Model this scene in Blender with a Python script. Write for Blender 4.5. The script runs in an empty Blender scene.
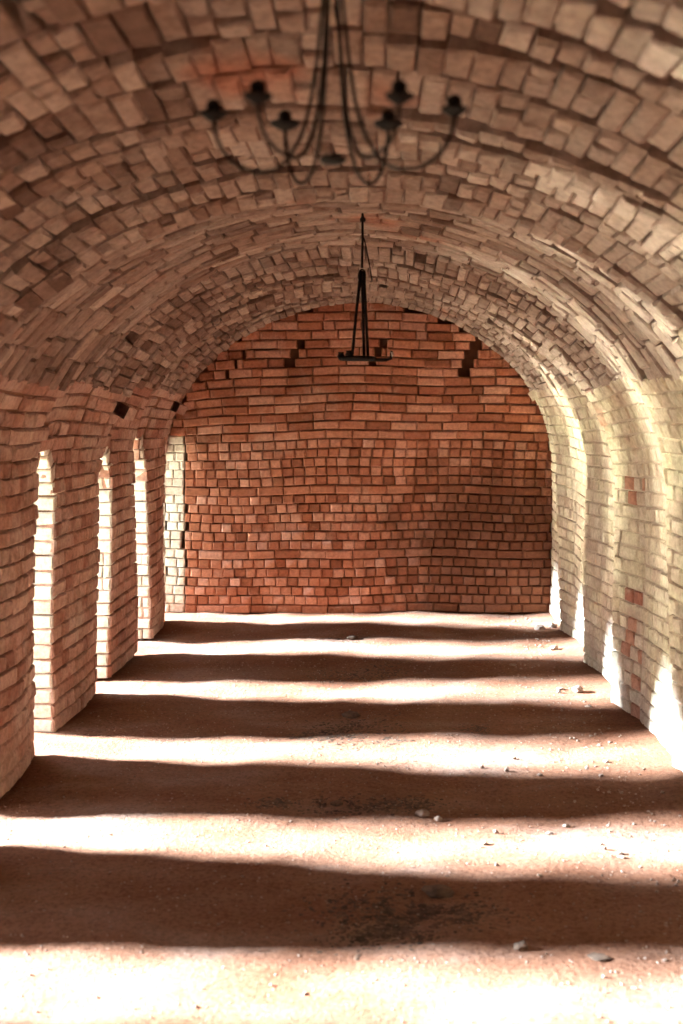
import bpy, bmesh, math, random
import numpy as np
from mathutils import Vector, Matrix

random.seed(7)
RNG = np.random.default_rng(11)
scene = bpy.context.scene
COL = scene.collection

# ------------------------------------------------------------------ camera
FPX = 1100.0
VPX, VPY = 374.0, 405.0
EYE = 1.77
cam_d = bpy.data.cameras.new('camera')
cam = bpy.data.objects.new('camera', cam_d)
COL.objects.link(cam)
cam.location = (0, 0, EYE)
cam.rotation_euler = (math.pi / 2, 0, 0)
cam_d.sensor_fit = 'VERTICAL'
cam_d.sensor_height = 36.0
cam_d.lens = 36.0 * FPX / 1024.0
cam_d.shift_x = -(VPX - 341.5) / 1024.0
cam_d.shift_y = (VPY - 512.0) / 1024.0
cam_d.clip_start = 0.05
cam_d.dof.use_dof = True
cam_d.dof.focus_distance = 7.2
cam_d.dof.aperture_fstop = 2.4
scene.camera = cam

# ------------------------------------------------------------------ world, sun, exposure
SUN_ELEV, SUN_TOWARD, SUN_ANGLE = 20.5, 3.2, 8.0
world = bpy.data.worlds.new('sky')
scene.world = world
world.use_nodes = True
wn = world.node_tree
wn.nodes.clear()
bg = wn.nodes.new('ShaderNodeBackground')
bg.inputs['Color'].default_value = (0.74, 0.88, 1.0, 1)
bg.inputs['Strength'].default_value = 1.6
wo = wn.nodes.new('ShaderNodeOutputWorld')
wn.links.new(bg.outputs[0], wo.inputs[0])

sun_d = bpy.data.lights.new('sun', 'SUN')
sun = bpy.data.objects.new('sun', sun_d)
COL.objects.link(sun)
sun_d.energy = 42.0
sun_d.angle = math.radians(SUN_ANGLE)
sun_d.color = (0.60, 0.82, 1.0)
e_, a_ = math.radians(SUN_ELEV), math.radians(SUN_TOWARD)
sdir = Vector((math.cos(e_) * math.cos(a_), -math.cos(e_) * math.sin(a_), -math.sin(e_)))
sun.rotation_euler = sdir.to_track_quat('-Z', 'Y').to_euler()
sun.location = (-8, 5, 4)

vs = scene.view_settings
vs.view_transform = 'Standard'
vs.look = 'None'
vs.exposure = 2.75
vs.gamma = 1.0
vs.use_curve_mapping = False
scene.cycles.max_bounces = 10
scene.cycles.blur_glossy = 0.0
scene.cycles.sample_clamp_indirect = 30.0
scene.cycles.diffuse_bounces = 7

# ------------------------------------------------------------------ dimensions
XL, XR = -1.75, 1.49
XC, A = (XL + XR) / 2, (XR - XL) / 2
ZS, B = 1.30, 1.34                       # springing height, rise of the vault
Y0, Y1 = -2.6, 9.35                      # near end behind the camera, far end wall
THICK = 0.34                             # left wall thickness
REC = 0.022                              # how far the mortar bed lies behind the brick faces
# left openings: (near, far)
OPEN = [(-2.55, -2.20), (-1.40, -1.05), (-0.25, 0.10), (0.90, 1.25), (2.05, 2.40), (3.20, 3.60), (4.40, 4.75),
        (5.56, 5.92), (6.76, 7.10), (7.90, 8.30), (9.02, 9.35)]
OZS, ORISE = 1.22, 0.36                  # arch of an opening
# right-hand rib edges (near edge) and how far the face behind them leans in
RIBS = [(8.22, .05), (7.13, .045), (6.14, .085), (5.0, .05), (3.9, .05), (2.8, .05), (1.7, .05), (.6, .05), (-.5, .05), (-1.6, .05)]
# rings of the vault that hang lower towards their far edge: (near edge, drop, length)
VRIBS = [(8.30, .09, .45), (7.20, .09, .45), (6.14, .13, .55), (5.05, .04, .45), (3.25, .13, .75), (2.35, .11, .80), (1.5, .09, .7), (.9, .08, .6), (-.3, .08, .6), (-1.6, .08, .6)]


def opening_half(z):
    """half width factor of an opening at height z (1 on the straight part, 0 at the crown)"""
    if z <= OZS:
        return 1.0
    t = (z - OZS) / ORISE
    return 0.0 if t >= 1 else (1 - t ** 1.6) ** 0.75


# ------------------------------------------------------------------ cross-section by arc length
_pts = [(XL, 0.0), (XL, ZS)]
for i in range(1, 200):
    th = math.pi * (1 - i / 200)
    _pts.append((XC + A * math.cos(th), ZS + B * math.sin(th)))
_pts += [(XR, ZS), (XR, 0.0)]
_P = np.array(_pts)
_S = np.concatenate([[0], np.cumsum(np.hypot(*np.diff(_P, axis=0).T))])
STOT = _S[-1]


def section(s):
    return np.array([np.interp(s, _S, _P[:, 0]), np.interp(s, _S, _P[:, 1])])


def sec_normal(s):
    a, b = section(max(0, s - .02)), section(min(STOT, s + .02))
    t = (b - a) / np.linalg.norm(b - a)
    return np.array([t[1], -t[0]])       # points into the room


def rib_offset(y):
    for ye, amp in RIBS:
        if ye <= y < ye + .40:
            return amp * (y - ye) / .40
    return 0.0


def vrib_offset(y):
    for ye, amp, ln in VRIBS:
        if ye <= y < ye + ln:
            return amp * (y - ye) / ln
    return 0.0


def inward(s, y):
    """relief of the inner face: bowed left piers, leaning rib faces at right, shallow rib rings in the vault"""
    right = max(0.0, min(1.0, (s - (STOT - ZS - 1.1)) / 1.1))
    left = max(0.0, min(1.0, (ZS + .5 - s) / .5))
    mid = 1 - max(right, left)
    o = rib_offset(y) * right + vrib_offset(y) * mid
    if left > 0:
        prev = None
        for k in range(len(OPEN) - 1):
            a, b = OPEN[k][1], OPEN[k + 1][0]
            if a <= y <= b:
                t = (y - a) / (b - a)
                o += left * (.022 * math.sin(math.pi * t) + .045)
    o += .012 * math.sin(1.7 * y + 2.1 * s) + .010 * math.sin(3.9 * y - 1.3 * s + 1)
    return o


def surf(s, y, d=0.0):
    wob = .014 * math.sin(1.9 * y + .8) + .009 * math.sin(4.3 * y + s)
    s2 = min(STOT, max(0.0, s + wob * min(1, s * 2, (STOT - s) * 2)))
    p = section(s2)
    n = sec_normal(s2)
    q = p + n * (inward(s2, y) + d)
    return np.array([q[0], y, q[1]])


# ------------------------------------------------------------------ materials
def new_mat(name):
    m = bpy.data.materials.new(name)
    m.use_nodes = True
    nt = m.node_tree
    nt.nodes.clear()
    out = nt.nodes.new('ShaderNodeOutputMaterial')
    bs = nt.nodes.new('ShaderNodeBsdfPrincipled')
    nt.links.new(bs.outputs[0], out.inputs[0])
    return m, nt, bs


def N(nt, t, **kw):
    n = nt.nodes.new(t)
    for k, v in kw.items():
        setattr(n, k, v)
    return n


def ramp(nt, src, stops):
    r = N(nt, 'ShaderNodeValToRGB')
    while len(r.color_ramp.elements) < len(stops):
        r.color_ramp.elements.new(.5)
    for e, (p, c) in zip(r.color_ramp.elements, stops):
        e.position = p
        e.color = (*c, 1)
    nt.links.new(src, r.inputs[0])
    return r.outputs[0]


def noise(nt, scale, detail=4, rough=.55, vec=None):
    n = N(nt, 'ShaderNodeTexNoise')
    n.inputs['Scale'].default_value = scale
    n.inputs['Detail'].default_value = detail
    n.inputs['Roughness'].default_value = rough
    if vec is not None:
        nt.links.new(vec, n.inputs['Vector'])
    return n.outputs['Fac']


def mixc(nt, fac, a, b, blend='MIX'):
    m = N(nt, 'ShaderNodeMix', data_type='RGBA', blend_type=blend)
    if isinstance(fac, (int, float)):
        m.inputs[0].default_value = fac
    else:
        nt.links.new(fac, m.inputs[0])
    for i, v in ((6, a), (7, b)):
        if isinstance(v, tuple):
            m.inputs[i].default_value = (*v, 1)
        else:
            nt.links.new(v, m.inputs[i])
    return m.outputs[2]


def brick_mat(name, stops, wash, wash_lo, wash_hi, red=None, red_lo=.66, bump=.35, haunch=None, shade_stain=None):
    """brick: tone by brick, lime-wash residue in patches, a few raw red spots, pitted surface"""
    m, nt, bs = new_mat(name)
    geo = N(nt, 'ShaderNodeNewGeometry')
    oi = N(nt, 'ShaderNodeObjectInfo')
    ad = N(nt, 'ShaderNodeMath', operation='ADD')
    nt.links.new(geo.outputs['Random Per Island'], ad.inputs[0])
    nt.links.new(oi.outputs['Random'], ad.inputs[1])
    fr = N(nt, 'ShaderNodeMath', operation='FRACT')
    nt.links.new(ad.outputs[0], fr.inputs[0])
    c = ramp(nt, fr.outputs[0], stops)
    pos = geo.outputs['Position']
    n1 = noise(nt, 2.3, 6, .65, pos)
    f1 = ramp(nt, n1, [(wash_lo, (0, 0, 0)), (wash_hi, (1, 1, 1))])
    c = mixc(nt, f1, c, wash)
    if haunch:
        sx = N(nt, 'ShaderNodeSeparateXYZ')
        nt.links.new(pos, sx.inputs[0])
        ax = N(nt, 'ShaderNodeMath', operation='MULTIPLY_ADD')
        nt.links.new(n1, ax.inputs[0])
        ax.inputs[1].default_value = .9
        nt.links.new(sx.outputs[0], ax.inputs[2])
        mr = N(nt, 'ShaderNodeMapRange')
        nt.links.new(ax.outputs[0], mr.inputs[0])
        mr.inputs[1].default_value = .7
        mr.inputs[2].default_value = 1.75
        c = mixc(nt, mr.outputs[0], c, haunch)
    if red:
        n2 = noise(nt, 1.6, 3, .5, pos)
        f2 = ramp(nt, n2, [(red_lo, (0, 0, 0)), (red_lo + .08, (.75, .75, .75))])
        c = mixc(nt, f2, c, red)
    if shade_stain:  # noisy-edged darkening: fall-off of light painted into the colour, plus smear
        (sx_, sy_, sz_), rad, scol = shade_stain
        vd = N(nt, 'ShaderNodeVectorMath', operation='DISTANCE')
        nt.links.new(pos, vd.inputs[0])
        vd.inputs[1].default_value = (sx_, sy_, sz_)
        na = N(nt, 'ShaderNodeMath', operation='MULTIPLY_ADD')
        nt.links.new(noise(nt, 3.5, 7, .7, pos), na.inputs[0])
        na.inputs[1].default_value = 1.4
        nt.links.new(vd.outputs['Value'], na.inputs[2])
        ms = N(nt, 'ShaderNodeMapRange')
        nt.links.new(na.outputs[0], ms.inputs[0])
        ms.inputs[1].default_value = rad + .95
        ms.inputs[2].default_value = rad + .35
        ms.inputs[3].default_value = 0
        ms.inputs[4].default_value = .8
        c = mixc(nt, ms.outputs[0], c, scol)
    n3 = noise(nt, 34, 6, .7, pos)
    f3 = ramp(nt, n3, [(.28, (.62, .60, .58)), (.62, (1.12, 1.12, 1.12))])
    c = mixc(nt, 1.0, c, f3, 'MULTIPLY')
    nt.links.new(c, bs.inputs['Base Color'])
    bs.inputs['Roughness'].default_value = .92
    bs.inputs['Specular IOR Level'].default_value = .15
    bp = N(nt, 'ShaderNodeBump')
    bp.inputs['Strength'].default_value = bump
    bp.inputs['Distance'].default_value = .012
    n4 = noise(nt, 45, 6, .65, pos)
    nt.links.new(n4, bp.inputs['Height'])
    nt.links.new(bp.outputs[0], bs.inputs['Normal'])
    return m


def plain_mat(name, c1, c2, scale=8, rough=.95, bump=.3, spec=.1, metal=0):
    m, nt, bs = new_mat(name)
    geo = N(nt, 'ShaderNodeNewGeometry')
    n1 = noise(nt, scale, 6, .6, geo.outputs['Position'])
    c = ramp(nt, n1, [(.3, c1), (.7, c2)])
    nt.links.new(c, bs.inputs['Base Color'])
    bs.inputs['Roughness'].default_value = rough
    bs.inputs['Specular IOR Level'].default_value = spec
    bs.inputs['Metallic'].default_value = metal
    bp = N(nt, 'ShaderNodeBump')
    bp.inputs['Strength'].default_value = bump
    bp.inputs['Distance'].default_value = .02
    nt.links.new(noise(nt, scale * 6, 5, .6, geo.outputs['Position']), bp.inputs['Height'])
    nt.links.new(bp.outputs[0], bs.inputs['Normal'])
    return m


M = {}
M['brick_left'] = brick_mat('brick_left', [(0, (0.260, 0.109, 0.071)), (.35, (0.311, 0.142, 0.096)), (.7, (0.370, 0.187, 0.135)), (1, (0.428, 0.246, 0.184))],
                            (0.437, 0.296, 0.232), .45, .70)
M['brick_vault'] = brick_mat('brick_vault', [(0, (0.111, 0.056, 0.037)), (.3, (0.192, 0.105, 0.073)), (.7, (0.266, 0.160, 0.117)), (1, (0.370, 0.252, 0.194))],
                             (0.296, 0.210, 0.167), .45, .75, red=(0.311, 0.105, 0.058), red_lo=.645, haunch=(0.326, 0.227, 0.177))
M['brick_right'] = brick_mat('brick_right', [(0, (0.368, 0.249, 0.180)), (.3, (0.405, 0.284, 0.208)), (.7, (0.442, 0.323, 0.236)), (1, (0.478, 0.361, 0.268))],
                             (0.488, 0.387, 0.256), .42, .66, red=(0.386, 0.146, 0.080), red_lo=.70, bump=.25)
M['brick_reveal_lit'] = brick_mat('brick_reveal_lit', [(0, (.50, .36, .28)), (1, (.62, .52, .43))], (.64, .56, .46), .4, .62)  # pale reveals; also paints the lit strip on the end wall
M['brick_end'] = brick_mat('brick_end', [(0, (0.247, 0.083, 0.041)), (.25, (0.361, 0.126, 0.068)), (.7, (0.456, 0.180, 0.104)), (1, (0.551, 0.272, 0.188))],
                           (0.522, 0.282, 0.198), .55, .78, red=(0.475, 0.126, 0.052), red_lo=.66, shade_stain=((1.1, 9.35, .35), 1.0, (0.114, 0.043, 0.022)))  # lower right painted darker for fading light and smeared bricks
M['brick_raw'] = brick_mat('brick_raw', [(0, (.28, .10, .06)), (1, (.40, .20, .13))], (.5, .36, .28), .6, .8)
M['mortar_red'] = plain_mat('mortar_red', (.15, .065, .036), (.25, .12, .07), 6)
M['mortar_pale'] = plain_mat('mortar_pale', (.30, .20, .14), (.44, .33, .25), 6)
M['mortar_vault'] = plain_mat('mortar_vault', (.045, .025, .018), (.09, .052, .036), 6)
M['iron'] = plain_mat('wrought_iron', (.006, .005, .0045), (.022, .013, .009), 40, rough=.85, spec=.1)
M['wax'] = plain_mat('candle_wax', (.55, .52, .45), (.68, .64, .55), 30, rough=.6)
M['ground'] = plain_mat('glossy_bounce_ground', (.22, .19, .09), (.30, .25, .15), 1.5)
# unseen ground outside: gloss added so the low sun bounces up through the slits
_nt = M['ground'].node_tree
_bs = next(n for n in _nt.nodes if n.type == 'BSDF_PRINCIPLED')
_out = next(n for n in _nt.nodes if n.type == 'OUTPUT_MATERIAL')
_gl = _nt.nodes.new('ShaderNodeBsdfGlossy')
_gl.inputs['Color'].default_value = (.95, .80, .54, 1)
_gl.inputs['Roughness'].default_value = .32
_mx = _nt.nodes.new('ShaderNodeMixShader')
_mx.inputs[0].default_value = .20
_nt.links.new(_bs.outputs[0], _mx.inputs[1])
_nt.links.new(_gl.outputs[0], _mx.inputs[2])
_nt.links.new(_mx.outputs[0], _out.inputs[0])
M['stone'] = plain_mat('rubble', (.14, .08, .055), (.24, .16, .12), 25)
M['clod'] = plain_mat('dark_clod', (.05, .03, .02), (.13, .07, .045), 25)
M['litter'] = plain_mat('leaf_litter', (.03, .018, .012), (.12, .06, .035), 30)

# floor: trodden reddish dirt with pale dust and gravel
m, nt, bs = new_mat('dirt_floor')
geo = N(nt, 'ShaderNodeNewGeometry')
pos = geo.outputs['Position']
mp = N(nt, 'ShaderNodeMapping')
mp.inputs['Scale'].default_value = (.7, 1.6, 1)
nt.links.new(pos, mp.inputs[0])
c = ramp(nt, noise(nt, 1.6, 6, .6, mp.outputs[0]), [(.30, (.122, .042, .020)), (.52, (.158, .067, .038)), (.72, (.20, .112, .080))])
c2 = ramp(nt, noise(nt, 55, 5, .7, pos), [(.30, (.60, .55, .52)), (.55, (1.08, 1.08, 1.08))])
c = mixc(nt, 1.0, c, c2, 'MULTIPLY')
nt.links.new(c, bs.inputs['Base Color'])
bs.inputs['Roughness'].default_value = 1.0
bs.inputs['Specular IOR Level'].default_value = .05
bp = N(nt, 'ShaderNodeBump')
bp.inputs['Strength'].default_value = .55
bp.inputs['Distance'].default_value = .02
nt.links.new(noise(nt, 40, 8, .7, pos), bp.inputs['Height'])
nt.links.new(bp.outputs[0], bs.inputs['Normal'])
M['floor'] = m


# ------------------------------------------------------------------ helpers
def link(name, mesh, mat, parent=None):
    o = bpy.data.objects.new(name, mesh)
    COL.objects.link(o)
    if mat is not None and not mesh.materials:
        mesh.materials.append(mat)
    if parent is not None:
        o.parent = parent
    return o


def mesh_from(name, verts, faces):
    me = bpy.data.meshes.new(name)
    me.from_pydata([tuple(map(float, v)) for v in verts], [], faces)
    me.update()
    return me


def bm_obj(name, bm, mat, parent=None, smooth=False):
    me = bpy.data.meshes.new(name)
    bmesh.ops.recalc_face_normals(bm, faces=bm.faces)
    bm.to_mesh(me)
    bm.free()
    if smooth:
        for p in me.polygons:
            p.use_smooth = True
    return link(name, me, mat, parent)


def tag(o, label, cat, group=None):
    o['label'] = label
    o['category'] = cat
    if group:
        o['group'] = group
    return o


def structure(o, label, cat):
    o['kind'] = 'structure'
    o['label'] = label
    o['category'] = cat
    return o


def tube(bm, pts, r, sides=8, cap=True):
    """tube along a polyline; r is a number or one radius per point"""
    pts = [Vector(p) for p in pts]
    rs = r if isinstance(r, (list, tuple)) else [r] * len(pts)
    rings = []
    up = None
    for i, p in enumerate(pts):
        t = (pts[min(i + 1, len(pts) - 1)] - pts[max(i - 1, 0)]).normalized()
        if up is None:
            up = t.orthogonal().normalized()
        up = (up - t * up.dot(t)).normalized()
        sd = t.cross(up)
        rings.append([bm.verts.new(p + (up * math.cos(2 * math.pi * k / sides) + sd * math.sin(2 * math.pi * k / sides)) * rs[i]) for k in range(sides)])
    for a, b in zip(rings, rings[1:]):
        for k in range(sides):
            bm.faces.new((a[k], a[(k + 1) % sides], b[(k + 1) % sides], b[k]))
    if cap:
        bm.faces.new(rings[0][::-1])
        bm.faces.new(rings[-1])


def lathe(bm, prof, loc=(0, 0, 0), sides=14):
    loc = Vector(loc)
    rings = []
    for r, z in prof:
        if r < 1e-5:
            rings.append([bm.verts.new(loc + Vector((0, 0, z)))])
        else:
            rings.append([bm.verts.new(loc + Vector((r * math.cos(2 * math.pi * k / sides), r * math.sin(2 * math.pi * k / sides), z))) for k in range(sides)])
    for a, b in zip(rings, rings[1:]):
        for k in range(sides):
            k2 = (k + 1) % sides
            if len(a) == 1 and len(b) > 1:
                bm.faces.new((a[0], b[k], b[k2]))
            elif len(b) == 1 and len(a) > 1:
                bm.faces.new((a[k], b[0], a[k2]))
            elif len(a) > 1:
                bm.faces.new((a[k], a[k2], b[k2], b[k]))


# ------------------------------------------------------------------ bricks
# unit brick: length u, height v in [-.5,.5], depth w from -1 (back) to 0 (face), worn chamfered face
BD = .095


def brick_shape(lu, lv, rng, wear=1.0):
    c = .007 * wear
    j = lambda s: rng.uniform(-s, s)
    V = []
    for w, ins in ((-BD, 0), (-c * 1.3, 0), (0, c)):
        for su, sv in ((-1, -1), (1, -1), (1, 1), (-1, 1)):
            V.append((su * (lu / 2 - ins * rng.uniform(.6, 2.2)) + j(.0025 * wear), sv * (lv / 2 - ins * rng.uniform(.6, 1.6)) + j(.0025 * wear),
                      w + (j(.0028 * wear) if w > -.05 else 0)))
    F = []
    for r in (0, 4):
        for k in range(4):
            a, b = r + k, r + (k + 1) % 4
            F.append((a, b, b + 4, a + 4))
    F.append((8, 9, 10, 11))
    return np.array(V), F


VARIANTS = {}


def variant_mesh(kind, mat, i):
    """shared unit meshes for the single bricks; kind is the nominal length"""
    key = (kind, mat.name, i)
    if key not in VARIANTS:
        rng = random.Random(hash((kind, i)) % 99991)
        V, F = brick_shape(kind, .072, rng, 1.15)
        me = mesh_from('brick', V, F)
        me.materials.append(mat)
        VARIANTS[key] = me
    return VARIANTS[key]


def project(p):
    y = max(p[1], .05)
    return VPX + FPX * p[0] / y, VPY - FPX * (p[2] - EYE) / y


class BrickField:
    """collects bricks as (centre, frame, length, height); the largest in view become single objects"""
    def __init__(self):
        self.items = []

    def add(self, c, u, v, n, lu, lv, single=True):
        if lu > .028 and lv > .02:
            self.items.append((np.array(c), np.array(u), np.array(v), np.array(n), lu, lv, single))

    def build(self, parent, mat, limit=300, wear=1.0):
        scored = []
        for k, (c, u, v, n, lu, lv, single) in enumerate(self.items):
            if not single or c[1] < 1.2:
                continue
            px = [project(c + u * a * lu / 2 + v * b * lv / 2) for a, b in ((-1, -1), (1, -1), (1, 1), (-1, 1))]
            cx = sum(p[0] for p in px) / 4
            cy = sum(p[1] for p in px) / 4
            if not (-4 < cx < 687 and -4 < cy < 1028):
                continue
            ar = 0
            for a in range(4):
                x1, y1 = px[a]
                x2, y2 = px[(a + 1) % 4]
                ar += x1 * y2 - x2 * y1
            scored.append((abs(ar), k))
        scored.sort(reverse=True)
        chosen = {k for _, k in scored[:limit]}
        VV, FF, base = [], [], 0
        rng = random.Random(5)
        for k, (c, u, v, n, lu, lv, single) in enumerate(self.items):
            if k in chosen:
                kind = .22 if lu > .16 else .105
                me = variant_mesh(kind, mat, rng.randrange(6))
                o = link('brick', me, None, parent)
                R = Matrix((u, v, n)).transposed().to_4x4()
                o.matrix_local = Matrix.Translation(Vector(c)) @ R @ Matrix.Diagonal((lu / kind, lv / .072, 1, 1))
                continue
            V, F = brick_shape(lu, lv, rng, wear)
            VV.append(c + V[:, :1] * u + V[:, 1:2] * v + V[:, 2:3] * n)
            FF += [tuple(i + base for i in f) for f in F]
            base += len(V)
        if VV:
            me = mesh_from('brickwork', np.concatenate(VV), FF)
            o = link('brickwork', me, mat, parent)
            o['kind'] = 'stuff'


def surf_frame(s, y):
    e = .03
    p = surf(s, y)
    tu = surf(s, y + e) - surf(s, y - e)
    tv = surf(min(STOT, s + e), y) - surf(max(0, s - e), y)
    u = tu / np.linalg.norm(tu)
    n = np.cross(u, tv)
    n /= np.linalg.norm(n)
    c2 = section(s)
    ctr = np.array([XC, y, 1.0])
    if np.dot(n, ctr - p) < 0:
        n = -n
    v = np.cross(n, u)
    return p, u, v, n


def split_at(y0, y1, cuts):
    ys = [y0] + sorted(c for c in cuts if y0 + .001 < c < y1 - .001) + [y1]
    return list(zip(ys, ys[1:]))


RIBCUTS = [r[0] for r in RIBS] + [r[0] + .40 for r in RIBS]
VCUTS = [r[0] + r[2] for r in VRIBS]
field = {'wall_left': BrickField(), 'wall_right': BrickField(), 'ceiling': BrickField(), 'wall_back': BrickField(), 'wall_front': BrickField(), 'raw': BrickField(), 'reveal_lit': BrickField()}

SL_TOP = ZS + .60                        # arc length where the left wall passes into the vault
SR_BOT = STOT - ZS - .60
NCOURSE = round(STOT / .0805)
PITCH = STOT / NCOURSE
rnd = random.Random(3)
# ring joints of the vault; in some stretches the bricks lie lengthwise along the arch
def along_arc(y):
    return 4.0 < y < 6.0 or 6.7 < y < 7.15 or 7.65 < y < 8.25 or 1.0 < y < 1.5


rings = [Y0]
while rings[-1] < Y1 - .12:
    y_ = rings[-1]
    rings.append(min(Y1, y_ + (rnd.choice((.11, .115, .12)) if along_arc(y_) else rnd.choice((.165, .175, .18, .19, .105)))))
# open joints ("cracks") between vault rings: ring index -> list of (s0, s1, width)
cracks = {}
for k in range(1, len(rings) - 1):
    for _ in range(rnd.choice((1, 2, 3, 4))):
        s0 = rnd.uniform(SL_TOP, SR_BOT - .3)
        cracks.setdefault(k, []).append((s0, s0 + rnd.uniform(.15, .9), rnd.uniform(.012, .036)))
for yc, s0, s1, w in ((3.22, .22, .80, .055), (2.42, .50, .85, .05), (2.05, .12, .40, .05), (3.75, .18, .62, .035), (2.85, .36, .66, .035), (4.6, .30, .60, .03), (6.1, .15, .40, .04), (6.75, .30, .7, .05), (8.8, .15, .55, .05)):
    k = min(range(1, len(rings) - 1), key=lambda q: abs(rings[q] - yc))
    cracks.setdefault(k, []).append((STOT * s0, STOT * s1, w))


def ring_y(k, s):
    return rings[k] + .010 * math.sin(2.2 * s + 1.7 * k) + .006 * math.sin(5 * s + k)


for i in range(NCOURSE):
    s = (i + .5) * PITCH
    if s < SL_TOP or s > SR_BOT:
        wall = 'wall_left' if s < SL_TOP else 'wall_right'
        y = Y0 - rnd.uniform(0, .2)
        headers = rnd.random() < .5
        z = section(s)[1]
        hf = opening_half(z + .02)
        while y < Y1:
            ln = (.112 if (rnd.random() < (.85 if headers else .35)) else .226) + rnd.uniform(-.012, .012)
            a, b = max(y, Y0), min(y + ln, Y1)
            y += ln
            if b - a < .03:
                continue
            segs = [(a, b)]
            if wall == 'wall_right':
                segs = split_at(a, b, RIBCUTS)
            else:
                for (o0, o1) in OPEN:
                    if hf <= 0:
                        break
                    m_, h_ = (o0 + o1) / 2, (o1 - o0) / 2 * hf
                    c0, c1 = m_ - h_ + rnd.uniform(-.003, .003), m_ + h_ + rnd.uniform(-.003, .003)
                    ns = []
                    for (p, q) in segs:
                        if q <= c0 or p >= c1:
                            ns.append((p, q))
                        else:
                            if p < c0:
                                ns.append((p, c0))
                            if q > c1:
                                ns.append((c1, q))
                    segs = ns
            for (p, q) in segs:
                P, u, v, n = surf_frame(s, (p + q) / 2)
                gap = rnd.uniform(.004, .007) if wall == 'wall_left' else rnd.uniform(.002, .005)
                raw = wall == 'wall_right' and 5.2 < p < 8.8 and s > STOT - 1.5 and q - p < .14 and rnd.random() < (.35 if 6.14 <= p < 6.36 else .01)
                field['raw' if raw else wall].add(P + n * (rnd.uniform(-.005, .004) if wall == 'wall_left' else rnd.uniform(-.003, .003)), u, v, n, q - p - gap, PITCH - (rnd.uniform(.004, .008) if wall == 'wall_left' else rnd.uniform(.003, .006)))

for k in range(len(rings) - 1):
    s_ = SL_TOP - rnd.uniform(0, PITCH)
    while s_ < SR_BOT:
        pt = (.066 * rnd.uniform(.85, 1.2)) if not along_arc(rings[k]) else rnd.choice((.20, .20, .105)) * rnd.uniform(.93, 1.07)
        lo, hi = max(s_, SL_TOP), min(s_ + pt, SR_BOT)
        s_ += pt
        if hi - lo < .02:
            continue
        s = (lo + hi) / 2
        pt = hi - lo
        a, b = ring_y(k, s), ring_y(k + 1, s)
        if k == 0:
            a = Y0
        if k + 1 == len(rings) - 1:
            b = Y1
        for (s0, s1, w) in cracks.get(k, []):
            if s0 < s < s1:
                a += w * min(1, 4 * min(s - s0, s1 - s) / (s1 - s0))
        cuts = list(VCUTS) + (RIBCUTS if s > SR_BOT - .8 else [])
        if b - a > .15 and rnd.random() < .40:
            cuts.append((a + b) / 2 + rnd.uniform(-.02, .02))
        for (p, q) in split_at(a, b, cuts):
            if rnd.random() < .004:
                continue
            P, u, v, n = surf_frame(s, (p + q) / 2)
            field['ceiling'].add(P + n * rnd.uniform(-.009, .007), u, v, n, q - p - rnd.uniform(.008, .018), pt - rnd.uniform(.002, .005))

# jambs and arch soffits of the left openings
for (o0, o1) in OPEN:
    m_, h_ = (o0 + o1) / 2, (o1 - o0) / 2
    path = [(o0, 0.0)]
    zz = np.linspace(0, OZS + ORISE * .999, 90)
    near = [(m_ - h_ * opening_half(z), z) for z in zz]
    far = [(m_ + h_ * opening_half(z), z) for z in zz[::-1]]
    path = np.array(near + far)
    L = np.concatenate([[0], np.cumsum(np.hypot(*np.diff(path, axis=0).T))])
    n_ = round(L[-1] / .0805)
    pit = L[-1] / n_
    for i in range(n_):
        l = (i + .5) * pit
        at = lambda q: np.array([np.interp(q, L, path[:, 0]), np.interp(q, L, path[:, 1])])
        p, d = at(l), at(l + .02) - at(l - .02)
        d /= np.linalg.norm(d)
        v = np.array([0, d[0], d[1]])
        u = np.array([1.0, 0, 0])
        n = np.array([0, d[1], -d[0]])
        u = np.cross(v, n)
        x = XL - THICK
        first = rnd.random() < .5
        xe = XL + inward(p[1], o1 if l > L[-1] / 2 else o0) - .006
        while x < xe - .03:
            ln = .115 if first else .225
            first = rnd.random() < .3
            q = min(x + ln, xe)
            if xe - q < .05:
                q = xe
            field['reveal_lit'].add(np.array([(x + q) / 2, p[0], p[1]]) + n * rnd.uniform(-.004, .006), u, v, n, q - x - .007, pit - rnd.uniform(.006, .010), single=False)
            x = q


# end walls
def vault_half(z):
    if z <= ZS:
        return 1.0
    t = (z - ZS) / B
    return math.sqrt(max(0, 1 - t * t))


# sloping beam pockets in the far wall: (x at foot, z at foot, x at head, z at head, width)
def px_to_end(x, y):
    return (x - VPX) * Y1 / FPX, EYE + (VPY - y) * Y1 / FPX


POCKETS = []
for x0, y0, x1, y1, w in ((285, 367, 301, 344, .065), (229, 370, 245, 352, .025), (373, 362, 386, 340, .06), (464, 372, 476, 346, .10)):
    a, b = px_to_end(x0, y0), px_to_end(x1, y1)
    POCKETS.append((a[0], a[1], b[0], b[1], w))


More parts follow.
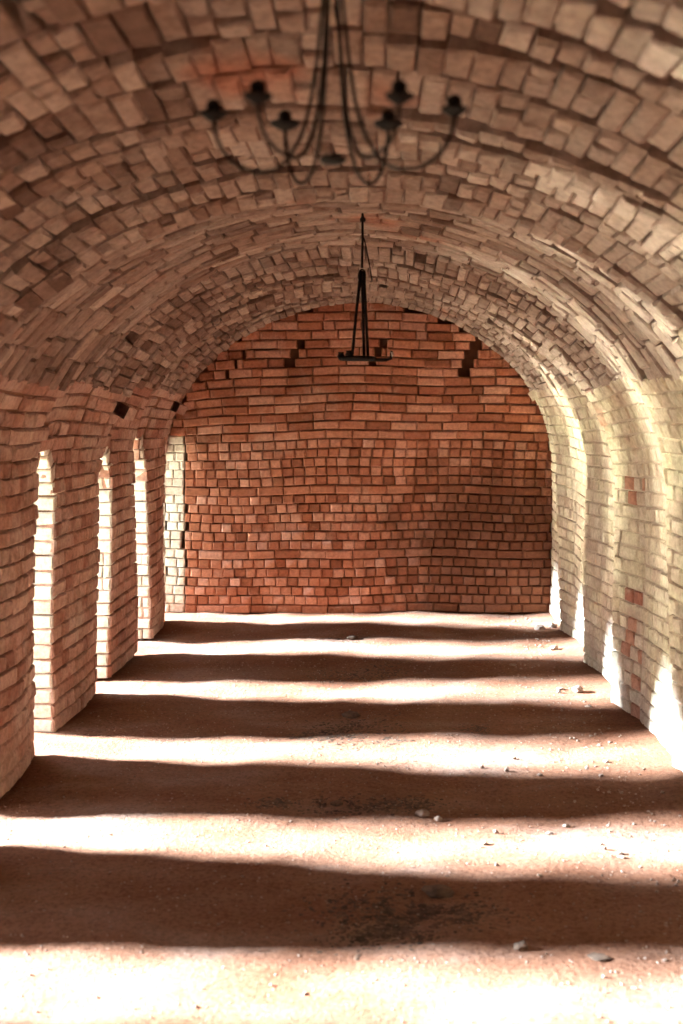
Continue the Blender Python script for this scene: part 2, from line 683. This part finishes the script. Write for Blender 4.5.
def end_course(fld, y, ny, zi, k):
    H = .0775
    z = (k + .5) * H
    hw = vault_half(z + .01) * A
    x0, x1 = XC - hw - .03, XC + hw + .03
    headers = ny < 0 and .10 < z < 1.48 and k not in (6, 13)
    x = x0 - rnd.uniform(0, .2)
    while x < x1:
        ln = (.094 if (headers or rnd.random() < .12) else .222) + rnd.uniform(-.008, .008)
        a, b = max(x, x0), min(x + ln, x1)
        x += ln
        if b - a < .03:
            continue
        segs = [(a, b)]
        if ny < 0:
            for (ax, az, bx, bz, w) in POCKETS:
                if az - .02 < z < bz + .02:
                    cx = ax + (bx - ax) * (z - az) / (bz - az)
                    ns = []
                    for p, q in segs:
                        if q <= cx - w / 2 or p >= cx + w / 2:
                            ns.append((p, q))
                        else:
                            if p < cx - w / 2:
                                ns.append((p, cx - w / 2))
                            if q > cx + w / 2:
                                ns.append((cx + w / 2, q))
                    segs = ns
        if ny < 0 and z < OZS + ORISE:
            segs = [g for p, q in segs for g in split_at(p, q, [-1.61])]
        for p, q in segs:
            c = (p + q) / 2
            fl2 = field['reveal_lit'] if (ny < 0 and q < -1.60 and z < OZS + ORISE and c < -1.78 + .17 * opening_half(z) ** .5) else fld  # pale bricks here paint the strip of light beside the last slit

            def dz(c_):
                t = max(0, min(1, (-.75 - c_) / .85))
                return -.055 * t * t * max(0, min(1, (z - .9) / .9)) + .010 * math.sin(2.3 * c_ + z) + .006 * math.sin(5.1 * c_ - z * 2)
            sl = (dz(c + .02) - dz(c - .02)) / .04
            u = np.array([-ny, 0, -ny * sl])
            u /= np.linalg.norm(u)
            n = np.array([0, ny, 0.0])
            v = np.cross(n, u)
            if z + dz(c) > 2.66:
                continue
            fl2.add(np.array([c, y + rnd.uniform(-.006, .006), z + dz(c)]), u, v, n, q - p - rnd.uniform(.003, .008), H - rnd.uniform(.005, .010))


for k in range(36):
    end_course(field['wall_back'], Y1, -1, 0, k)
    end_course(field['wall_front'], Y0, 1, 0, k)

# ------------------------------------------------------------------ the shell behind the bricks (solid, with thickness)
ys_all = np.linspace(Y0 - .3, Y1 + .3, 100)
OUT = .42


def shell(name, s0, s1, mat, rec=REC):
    """a curved slab between arc lengths s0 and s1: inner face REC behind the bricks, outer face OUT behind"""
    ns = max(4, int((s1 - s0) / .08))
    V, F = [], []
    ss = np.linspace(s0, s1, ns)
    for d in (-rec, -OUT):
        for s in ss:
            for y in ys_all:
                yy = min(max(y, Y0), Y1)
                n = sec_normal(s)
                p = section(s) + n * (d + (inward(s, yy) if d == -rec else 0))
                V.append((p[0], y, p[1]))
    ny = len(ys_all)
    st = ns * ny
    for i in range(ns - 1):
        for j in range(ny - 1):
            a = i * ny + j
            F.append((a, a + 1, a + ny + 1, a + ny))
            F.append((st + a, st + a + ny, st + a + ny + 1, st + a + 1))
    for i in range(ns - 1):
        for j in (0, ny - 1):
            a = i * ny + j
            F.append((a, a + ny, st + a + ny, st + a))
    for j in range(ny - 1):
        for i in (0, ns - 1):
            a = i * ny + j
            F.append((a, a + 1, st + a + 1, st + a))
    me = mesh_from(name, V, F)
    bm = bmesh.new()
    bm.from_mesh(me)
    bmesh.ops.recalc_face_normals(bm, faces=bm.faces)
    bm.to_mesh(me)
    bm.free()
    return link(name, me, mat)


ceiling = structure(shell('ceiling', SL_TOP - .02, SR_BOT + .02, M['mortar_vault'], .08), 'brick barrel vault with worn arch rings and open joints over the passage', 'ceiling')
wall_right = structure(shell('wall_right', SR_BOT - .02, STOT, M['mortar_pale'], .014), 'pale lime-washed brick wall facing the slit openings', 'wall')


def left_wall():
    """wall pierced by the arched slits: inner face, outer face and the reveals of each opening"""
    bm = bmesh.new()
    top = section(SL_TOP)[1]

    def inner(y, z):
        s = z if z < ZS else np.interp(z, _P[:110, 1], _S[:110])
        n = sec_normal(s)
        p = section(s)
        return Vector((p[0] + n[0] * (inward(s, min(max(y, Y0), Y1)) - REC), y, z))

    def outer(y, z):
        return Vector((XL - THICK - .03, y, z))

    cols = []                            # (y, lower z)
    y = Y0 - .3
    spans = []
    prev = y
    for (a, b) in OPEN:
        spans.append((prev, a, None))
        spans.append((a, b, 1))
        prev = b
    spans.append((prev, Y1 + .3, None))
    rec = .03
    for (a, b, o) in spans:
        if o is None:
            a2, b2 = a - (rec if a > Y0 else 0), b + (rec if b < Y1 else 0)
            a2, b2 = a + rec, b - rec
            if a < Y0 - .2:
                a2 = a
            if b > Y1 + .2:
                b2 = b
            n = max(2, int((b2 - a2) / .08))
            cy = [a2 + (b2 - a2) * i / n for i in range(n + 1)]
            low = [0.0] * (n + 1)
        else:
            a2, b2 = a - rec, b + rec
            cy, low = [], []
            m_, h_ = (a2 + b2) / 2, (b2 - a2) / 2
            zz = np.linspace(OZS, OZS + ORISE, 14)
            for z in zz:
                cy.append(m_ - h_ * opening_half(z))
                low.append(z + rec)
            for z in zz[::-1][1:]:
                cy.append(m_ + h_ * opening_half(z))
                low.append(z + rec)
            # merge the two straight reveals
            for yj in (a2, b2):
                zs_ = [0, .6, OZS + rec]
                for z0, z1 in zip(zs_, zs_[1:]):
                    bm.faces.new([bm.verts.new(q) for q in (inner(yj, z0), inner(yj, z1), outer(yj, z1), outer(yj, z0))])
        for i in range(len(cy) - 1):
            l0, l1 = low[i], low[i + 1]
            for fn in (inner, outer):
                nrow = 12 if o is None else 4
                for r in range(nrow):
                    t0, t1 = r / nrow, (r + 1) / nrow
                    q = (fn(cy[i], l0 + (top - l0) * t0), fn(cy[i + 1], l1 + (top - l1) * t0),
                         fn(cy[i + 1], l1 + (top - l1) * t1), fn(cy[i], l0 + (top - l0) * t1))
                    try:
                        bm.faces.new([bm.verts.new(x) for x in q])
                    except ValueError:
                        pass
            if o is not None:
                bm.faces.new([bm.verts.new(x) for x in (inner(cy[i], l0), inner(cy[i + 1], l1), outer(cy[i + 1], l1), outer(cy[i], l0))])
            # top
            bm.faces.new([bm.verts.new(x) for x in (inner(cy[i], top), inner(cy[i + 1], top), outer(cy[i + 1], top), outer(cy[i], top))])
    bmesh.ops.remove_doubles(bm, verts=bm.verts, dist=.0005)
    return bm_obj('wall_left', bm, M['mortar_red'])


wall_left = structure(left_wall(), 'red brick wall of piers between tall arched slits that let in the sun', 'wall')


def end_slab(name, y, d, mat):
    bm = bmesh.new()
    prof = [(XC - A - .40, -.1), (XC - A - .40, ZS + .3)]
    for i in range(0, 33):
        th = math.pi * (1 - i / 32)
        prof.append((XC + (A + .38) * math.cos(th), ZS + .3 + (B + .1) * math.sin(th)))
    prof += [(XC + A + .40, ZS + .3), (XC + A + .40, -.1)]
    f = [bm.verts.new((x, y, z)) for x, z in prof]
    b = [bm.verts.new((x, y + d, z)) for x, z in prof]
    bm.faces.new(f)
    bm.faces.new(b[::-1])
    for i in range(len(f)):
        j = (i + 1) % len(f)
        bm.faces.new((f[i], f[j], b[j], b[i]))
    return bm_obj(name, bm, mat)


wall_back = structure(end_slab('wall_back', Y1 + .13, .3, M['mortar_red']), 'red brick end wall closing the passage, headers below and stretchers above', 'wall')
wall_front = structure(end_slab('wall_front', Y0 - .04, -.3, M['mortar_red']), 'red brick wall behind the viewer', 'wall')

for nm, par, mat in (('wall_left', wall_left, 'brick_left'), ('wall_right', wall_right, 'brick_right'), ('ceiling', ceiling, 'brick_vault'), ('raw', wall_right, 'brick_raw'), ('reveal_lit', wall_left, 'brick_reveal_lit'),
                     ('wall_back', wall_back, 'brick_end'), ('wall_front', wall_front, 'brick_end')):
    field[nm].build(par, M[mat], 0 if nm in ('wall_front', 'reveal_lit') else 60 if nm == 'raw' else 240 if nm == 'wall_right' else 300, 1.15 if nm == 'ceiling' else .65 if nm == 'wall_left' else 1.0)


# ------------------------------------------------------------------ floor and ground outside
def fz(x, y):
    z = .010 * math.sin(1.3 * x + .9 * y) + .008 * math.sin(2.9 * x - 2.1 * y + 1) + .005 * math.sin(6.1 * x + 5.3 * y) + .004 * math.sin(11 * x - 9 * y)
    edge = max(0, (x - XC - (A - .35)) / .35)
    return z + .02 * min(1.3, edge) ** 2 - .004


nx, nyf = 90, 260
xs = np.linspace(XL - THICK - .05, XR + .25, nx)
yf = np.linspace(Y0 - .2, Y1 + .2, nyf)
V = []
for y in yf:
    for x in xs:
        zc = fz(x, y) + RNG.uniform(-.003, .003)
        if x < XL - .1:
            zc *= .5
        V.append((x, y, zc))
F = [(j * nx + i, j * nx + i + 1, (j + 1) * nx + i + 1, (j + 1) * nx + i) for j in range(nyf - 1) for i in range(nx - 1)]
me = mesh_from('floor', V, F)
for p in me.polygons:
    p.use_smooth = True
floor = structure(link('floor', me, M['floor']), 'trodden dirt floor striped by sunlight and shade', 'floor')

bm = bmesh.new()
for x0, x1 in ((-60, XL - THICK - .04), ):
    q = [bm.verts.new(v) for v in ((x0, -40, -.02), (x1, -40, -.02), (x1, 50, -.02), (x0, 50, -.02))]
    q2 = [bm.verts.new(v) for v in ((x0, -40, -.4), (x1, -40, -.4), (x1, 50, -.4), (x0, 50, -.4))]
    bm.faces.new(q)
    bm.faces.new(q2[::-1])
    for i in range(4):
        bm.faces.new((q[i], q2[i], q2[(i + 1) % 4], q[(i + 1) % 4]))
structure(bm_obj('unseen_ground_outside', bm, M['ground']), 'unseen sunlit ground outside the slit openings, gloss added to bounce sun inside', 'ground')


# ------------------------------------------------------------------ near chandelier
def at_px(x, y, Y):
    return Vector(((x - VPX) * Y / FPX, Y, EYE + (VPY - y) * Y / FPX))


def bez(p0, p1, p2, p3, n=10):
    out = []
    for i in range(n + 1):
        t = i / n
        out.append(p0 * (1 - t) ** 3 + p1 * 3 * t * (1 - t) ** 2 + p2 * 3 * t * t * (1 - t) + p3 * t ** 3)
    return out


YN = 2.0
k = YN / FPX
base = at_px(333, 170, YN)
root = bpy.data.objects.new('chandelier', None)
COL.objects.link(root)
root.location = base
tag(root, 'six-armed black wrought-iron chandelier with curled arms, nearest to the viewer', 'chandelier')


def child(name, bm, mat=None, parent=root, smooth=True, label=None):
    o = bm_obj(name, bm, mat or M['iron'], parent, smooth)
    if label:
        o['label'] = label
    return o


crown_z = surf(STOT / 2, YN)[2] - base.z + .01
bm = bmesh.new()
tube(bm, [(0, 0, .42), (0, 0, crown_z)], .006)
lathe(bm, [(0, crown_z - .012), (.03, crown_z - .010), (.036, crown_z + .01), (0, crown_z + .012)])
child('ceiling_hook', bm)
bm = bmesh.new()
lathe(bm, [(0, .012), (.018, .012), (.024, .016), (.024, .022), (.016, .026), (0, .026)])
child('hub', bm)
# arms: (cup x, cup y in the picture, side depth)
ANG = [176, 118, 238, 62, 302, -4]
R_ARM = 121 * k
for ang in ANG:
    th = math.radians(ang)
    dx, dy = math.cos(th), math.sin(th)
    d = Vector((dx, dy, 0))
    top = d * .010 + Vector((0, 0, .43))
    low = d * (R_ARM * .34) + Vector((0, 0, .035))
    bot = d * (R_ARM * .62) + Vector((0, 0, .0))
    cup = d * R_ARM + Vector((0, 0, .100 + (.028 if dy > .5 else -.024 if dy < -.5 else 0)))
    pts = bez(top, d * .022 + Vector((0, 0, .24)), d * .035 + Vector((0, 0, .08)), low, 9)
    pts += bez(low, low + Vector((0, 0, -.028)) + d * .012, bot - d * .02 + Vector((0, 0, -.004)), bot, 6)[1:]
    pts += bez(bot, bot + d * .045, cup + Vector((0, 0, -.06)), cup, 8)[1:]
    bm = bmesh.new()
    tube(bm, pts, .0036, 7)
    arm = child('arm', bm)
    bm = bmesh.new()
    cz = cup.z
    wide = 1.25 if ang in (62, 118) else 1.0
    lathe(bm, [(0, cz - .008), (.010 * wide, cz - .006), (.023 * wide, cz + .004), (.024 * wide, cz + .008), (.010, cz + .006), (.011, cz + .012), (.013, cz + .015), (.013, cz + .026), (.006, cz + .032), (0, cz + .032)],
          (cup.x, cup.y, 0))
    child('candle_cup', bm, parent=arm)

# ------------------------------------------------------------------ far chandelier (arms mostly lost)
YF = 5.05
kf = YF / FPX
base = at_px(365, 359, YF)
root2 = bpy.data.objects.new('chandelier', None)
COL.objects.link(root2)
root2.location = base
tag(root2, 'broken iron chandelier of three straps and a bare cross plate, farther down the passage', 'chandelier')


def rel(x, y, dy=0.0):
    p = at_px(x, y, YF + dy)
    return p - base


hook_top = surf(STOT / 2 + .05, YF)[2] - base.z
bm = bmesh.new()
tube(bm, [rel(362.5, 216) + Vector((0, 0, max(0, hook_top - rel(362.5, 216).z + .02))), rel(362.5, 240), rel(362, 268)], .0055)
lathe(bm, [(0, -.016), (.012, -.012), (.014, .0), (.006, .012), (0, .012)], rel(362.7, 219), 10)
child('hanger_rod', bm, parent=root2)
bm = bmesh.new()
ring_c = rel(362, 276)
tube(bm, [ring_c + Vector((.016 * math.cos(a), 0, .03 * math.sin(a))) for a in np.linspace(0, 2 * math.pi, 15)], .004, 6, cap=False)
child('shackle', bm, parent=root2)
bm = bmesh.new()
tube(bm, [rel(364, 238), rel(367, 252), rel(370, 268), rel(372, 281), rel(370, 282)], .0028, 6)
child('loose_wire', bm, parent=root2)
for (x0, x1, dy) in ((361, 352, -.05), (362, 364, .05), (363.5, 368, -.02)):
    bm = bmesh.new()
    tube(bm, [rel(x0, 271), rel((x0 + x1) / 2, 310, dy * .5), rel(x1, 358, dy)], [.008, .0065, .0065], 8)
    child('strap', bm, parent=root2)
bm = bmesh.new()
lathe(bm, [(0, -.010), (.075, -.010), (.085, -.004), (.085, .006), (.070, .010), (.02, .012), (0, .012)], rel(357, 358.5), 20)
child('plate', bm, parent=root2)
bm = bmesh.new()
tube(bm, [rel(340, 359), rel(366, 359.5), rel(386, 360), rel(391, 358.5), rel(391.5, 351)], [.008, .009, .008, .007, .006], 8)
child('arm', bm, parent=root2)
bm = bmesh.new()
tube(bm, [rel(391.6, 357), rel(391.6, 352)], [.006, .007], 8)
child('candle_stub', bm, M['wax'], root2, label='pale candle stub on the bent arm end')
for x, y, dy in ((341, 356, .02), (349, 354.5, -.05)):
    bm = bmesh.new()
    lathe(bm, [(0, -.012), (.012, -.012), (.018, -.002), (.012, .012), (.014, .018), (0, .018)], rel(x, y, dy), 10)
    child('socket', bm, parent=root2)


# ------------------------------------------------------------------ debris on the floor
def rock_mesh(rng, sub=1):
    bm = bmesh.new()
    bmesh.ops.create_icosphere(bm, subdivisions=sub, radius=1)
    for v in bm.verts:
        v.co *= rng.uniform(.72, 1.15)
    me = bpy.data.meshes.new('stone')
    bm.to_mesh(me)
    bm.free()
    return me


def floor_at(x, y):
    """floor point under a picture position"""
    Y = EYE * FPX / (y - VPY)
    X = (x - VPX) * Y / FPX
    return X, Y


rr = random.Random(21)
rocks = [rock_mesh(rr, 2) for _ in range(5)]


ROCK_SPOTS = []


def put_rock(name, x, y, w, h, mat, label, cat, group=None):
    X, Y = floor_at(x, y)
    me = rocks[rr.randrange(5)].copy()
    me.materials.append(mat)
    o = link(name, me, None)
    r = w / 2 * Y / FPX
    o.scale = (r, r * .75, h / 2 * Y / FPX)
    o.rotation_euler = (0, 0, rr.uniform(-.5, .5))
    o.location = (X, Y, fz(X, Y) + o.scale[2] * .62)
    ROCK_SPOTS.append((X, Y, r))
    tag(o, label, cat, group)
    return o


put_rock('earth_clod', 437, 889, 34, 12, M['clod'], 'dark earth clod on the far edge of the nearest shadow band', 'clod')
put_rock('earth_clod', 352, 715, 20, 7, M['clod'], 'dark flat clod at the edge of the third sunlit stripe', 'clod')
put_rock('earth_clod', 598, 956, 24, 3, M['clod'], 'thin dark clod on the nearest sunlit floor at right', 'clod')
put_rock('earth_clod', 521, 947, 16, 9, M['clod'], 'small dark lump just below the nearest shadow band', 'clod')
put_rock('earth_clod', 336, 802, 14, 6, M['clod'], 'small dark lump in the second shadow band from the viewer', 'clod')
put_rock('earth_clod', 352, 640, 13, 5, M['clod'], 'small dark lump in the farthest shadow band', 'clod')
put_rock('rubble_stone', 422, 812, 15, 8, M['stone'], 'pale rubble stone beside the dark litter of the second shadow band', 'stone')
put_rock('rubble_stone', 438, 816, 9, 6, M['stone'], 'small pale stone right of the larger rubble stone near the litter', 'stone')
put_rock('rubble_stone', 540, 628, 12, 7, M['stone'], 'pale stone on the farthest sunlit stripe by the right wall', 'stone')
put_rock('rubble_stone', 553, 627, 9, 6, M['stone'], 'smaller pale stone between the farthest one and the right wall', 'stone')
put_rock('rubble_stone', 554, 651, 10, 6, M['stone'], 'pale stone at the far edge of the second farthest sunlit stripe', 'stone')
put_rock('rubble_stone', 577, 693, 13, 8, M['stone'], 'pale stone lying in the sunlit rubble below the broken rib', 'stone')
for i in range(26):
    x = rr.uniform(480, 640)
    y = rr.choice((rr.uniform(690, 715), rr.uniform(745, 780), rr.uniform(655, 672), rr.uniform(820, 880)))
    X, Y = floor_at(x, y)
    if X > XR - .06:
        continue
    put_rock('brick_chip', x, y, rr.uniform(4, 8), rr.uniform(2.5, 4.5), M['stone'], 'small pale brick chip strewn on the sunlit floor along the right wall', 'brick chip', 'brick chips along the right wall')


def scatter(name, pts, mat, label):
    VV, FF, b = [], [], 0
    base_bm = bmesh.new()
    bmesh.ops.create_icosphere(base_bm, subdivisions=1, radius=1)
    bv = np.array([v.co[:] for v in base_bm.verts])
    base_bm.verts.index_update()
    bf = [[v.index for v in f.verts] for f in base_bm.faces]
    base_bm.free()
    for (X, Y, r, fl) in pts:
        if any(abs(X - a) < c * 1.25 + r and abs(Y - b_) < c * 1.25 + r for a, b_, c in ROCK_SPOTS):
            continue
        ang = rr.uniform(0, 6.28)
        q = bv * RNG.uniform(.7, 1.2, (len(bv), 1)) * np.array([r, r * rr.uniform(.5, 1), r * fl])
        ca, sa = math.cos(ang), math.sin(ang)
        q = np.stack([q[:, 0] * ca - q[:, 1] * sa, q[:, 0] * sa + q[:, 1] * ca, q[:, 2]], 1)
        VV.append(q + np.array([X, Y, fz(X, Y) + r * fl * .4]))
        FF += [tuple(i + b for i in f) for f in bf]
        b += len(bv)
    o = link(name, mesh_from(name, np.concatenate(VV), FF), mat)
    o['kind'] = 'stuff'
    o['label'] = label
    o['category'] = name.replace('_', ' ')
    return o


pts = []
for i in range(5200):
    X = XL + .10 + (XR - XL - .26) * (rr.random() ** (.75 if rr.random() < .5 else 1))
    Y = 2.6 + 6.7 * rr.random()
    pts.append((X, Y, rr.uniform(.002, .0065) * (1.8 if X > .9 and rr.random() < .4 else 1), rr.uniform(.4, .8)))
scatter('gravel', pts, M['stone'], 'loose grit and gravel scattered over the dirt floor')
pts = []
for (x, y, sx, sy, n) in ((405, 905, 38, 10, 170), (385, 930, 26, 9, 110), (455, 912, 28, 6, 60), (400, 803, 22, 4, 80), (335, 803, 14, 4, 45), (272, 803, 12, 3, 30),
                          (350, 730, 22, 8, 110), (312, 733, 9, 3, 40), (392, 740, 8, 2, 20), (475, 729, 8, 3, 20), (385, 672, 10, 4, 40), (345, 675, 18, 4, 40), (352, 641, 8, 2, 20)):
    for i in range(5 * n):
        px, py = rr.gauss(x, sx * 1.1), rr.gauss(y, sy)
        X, Y = floor_at(px, py)
        pts.append((X, Y, rr.uniform(.004, .013), rr.uniform(.08, .25)))
scatter('leaf_litter', pts, M['litter'], 'dark dry leaf litter and soot lying along the middle of the floor')
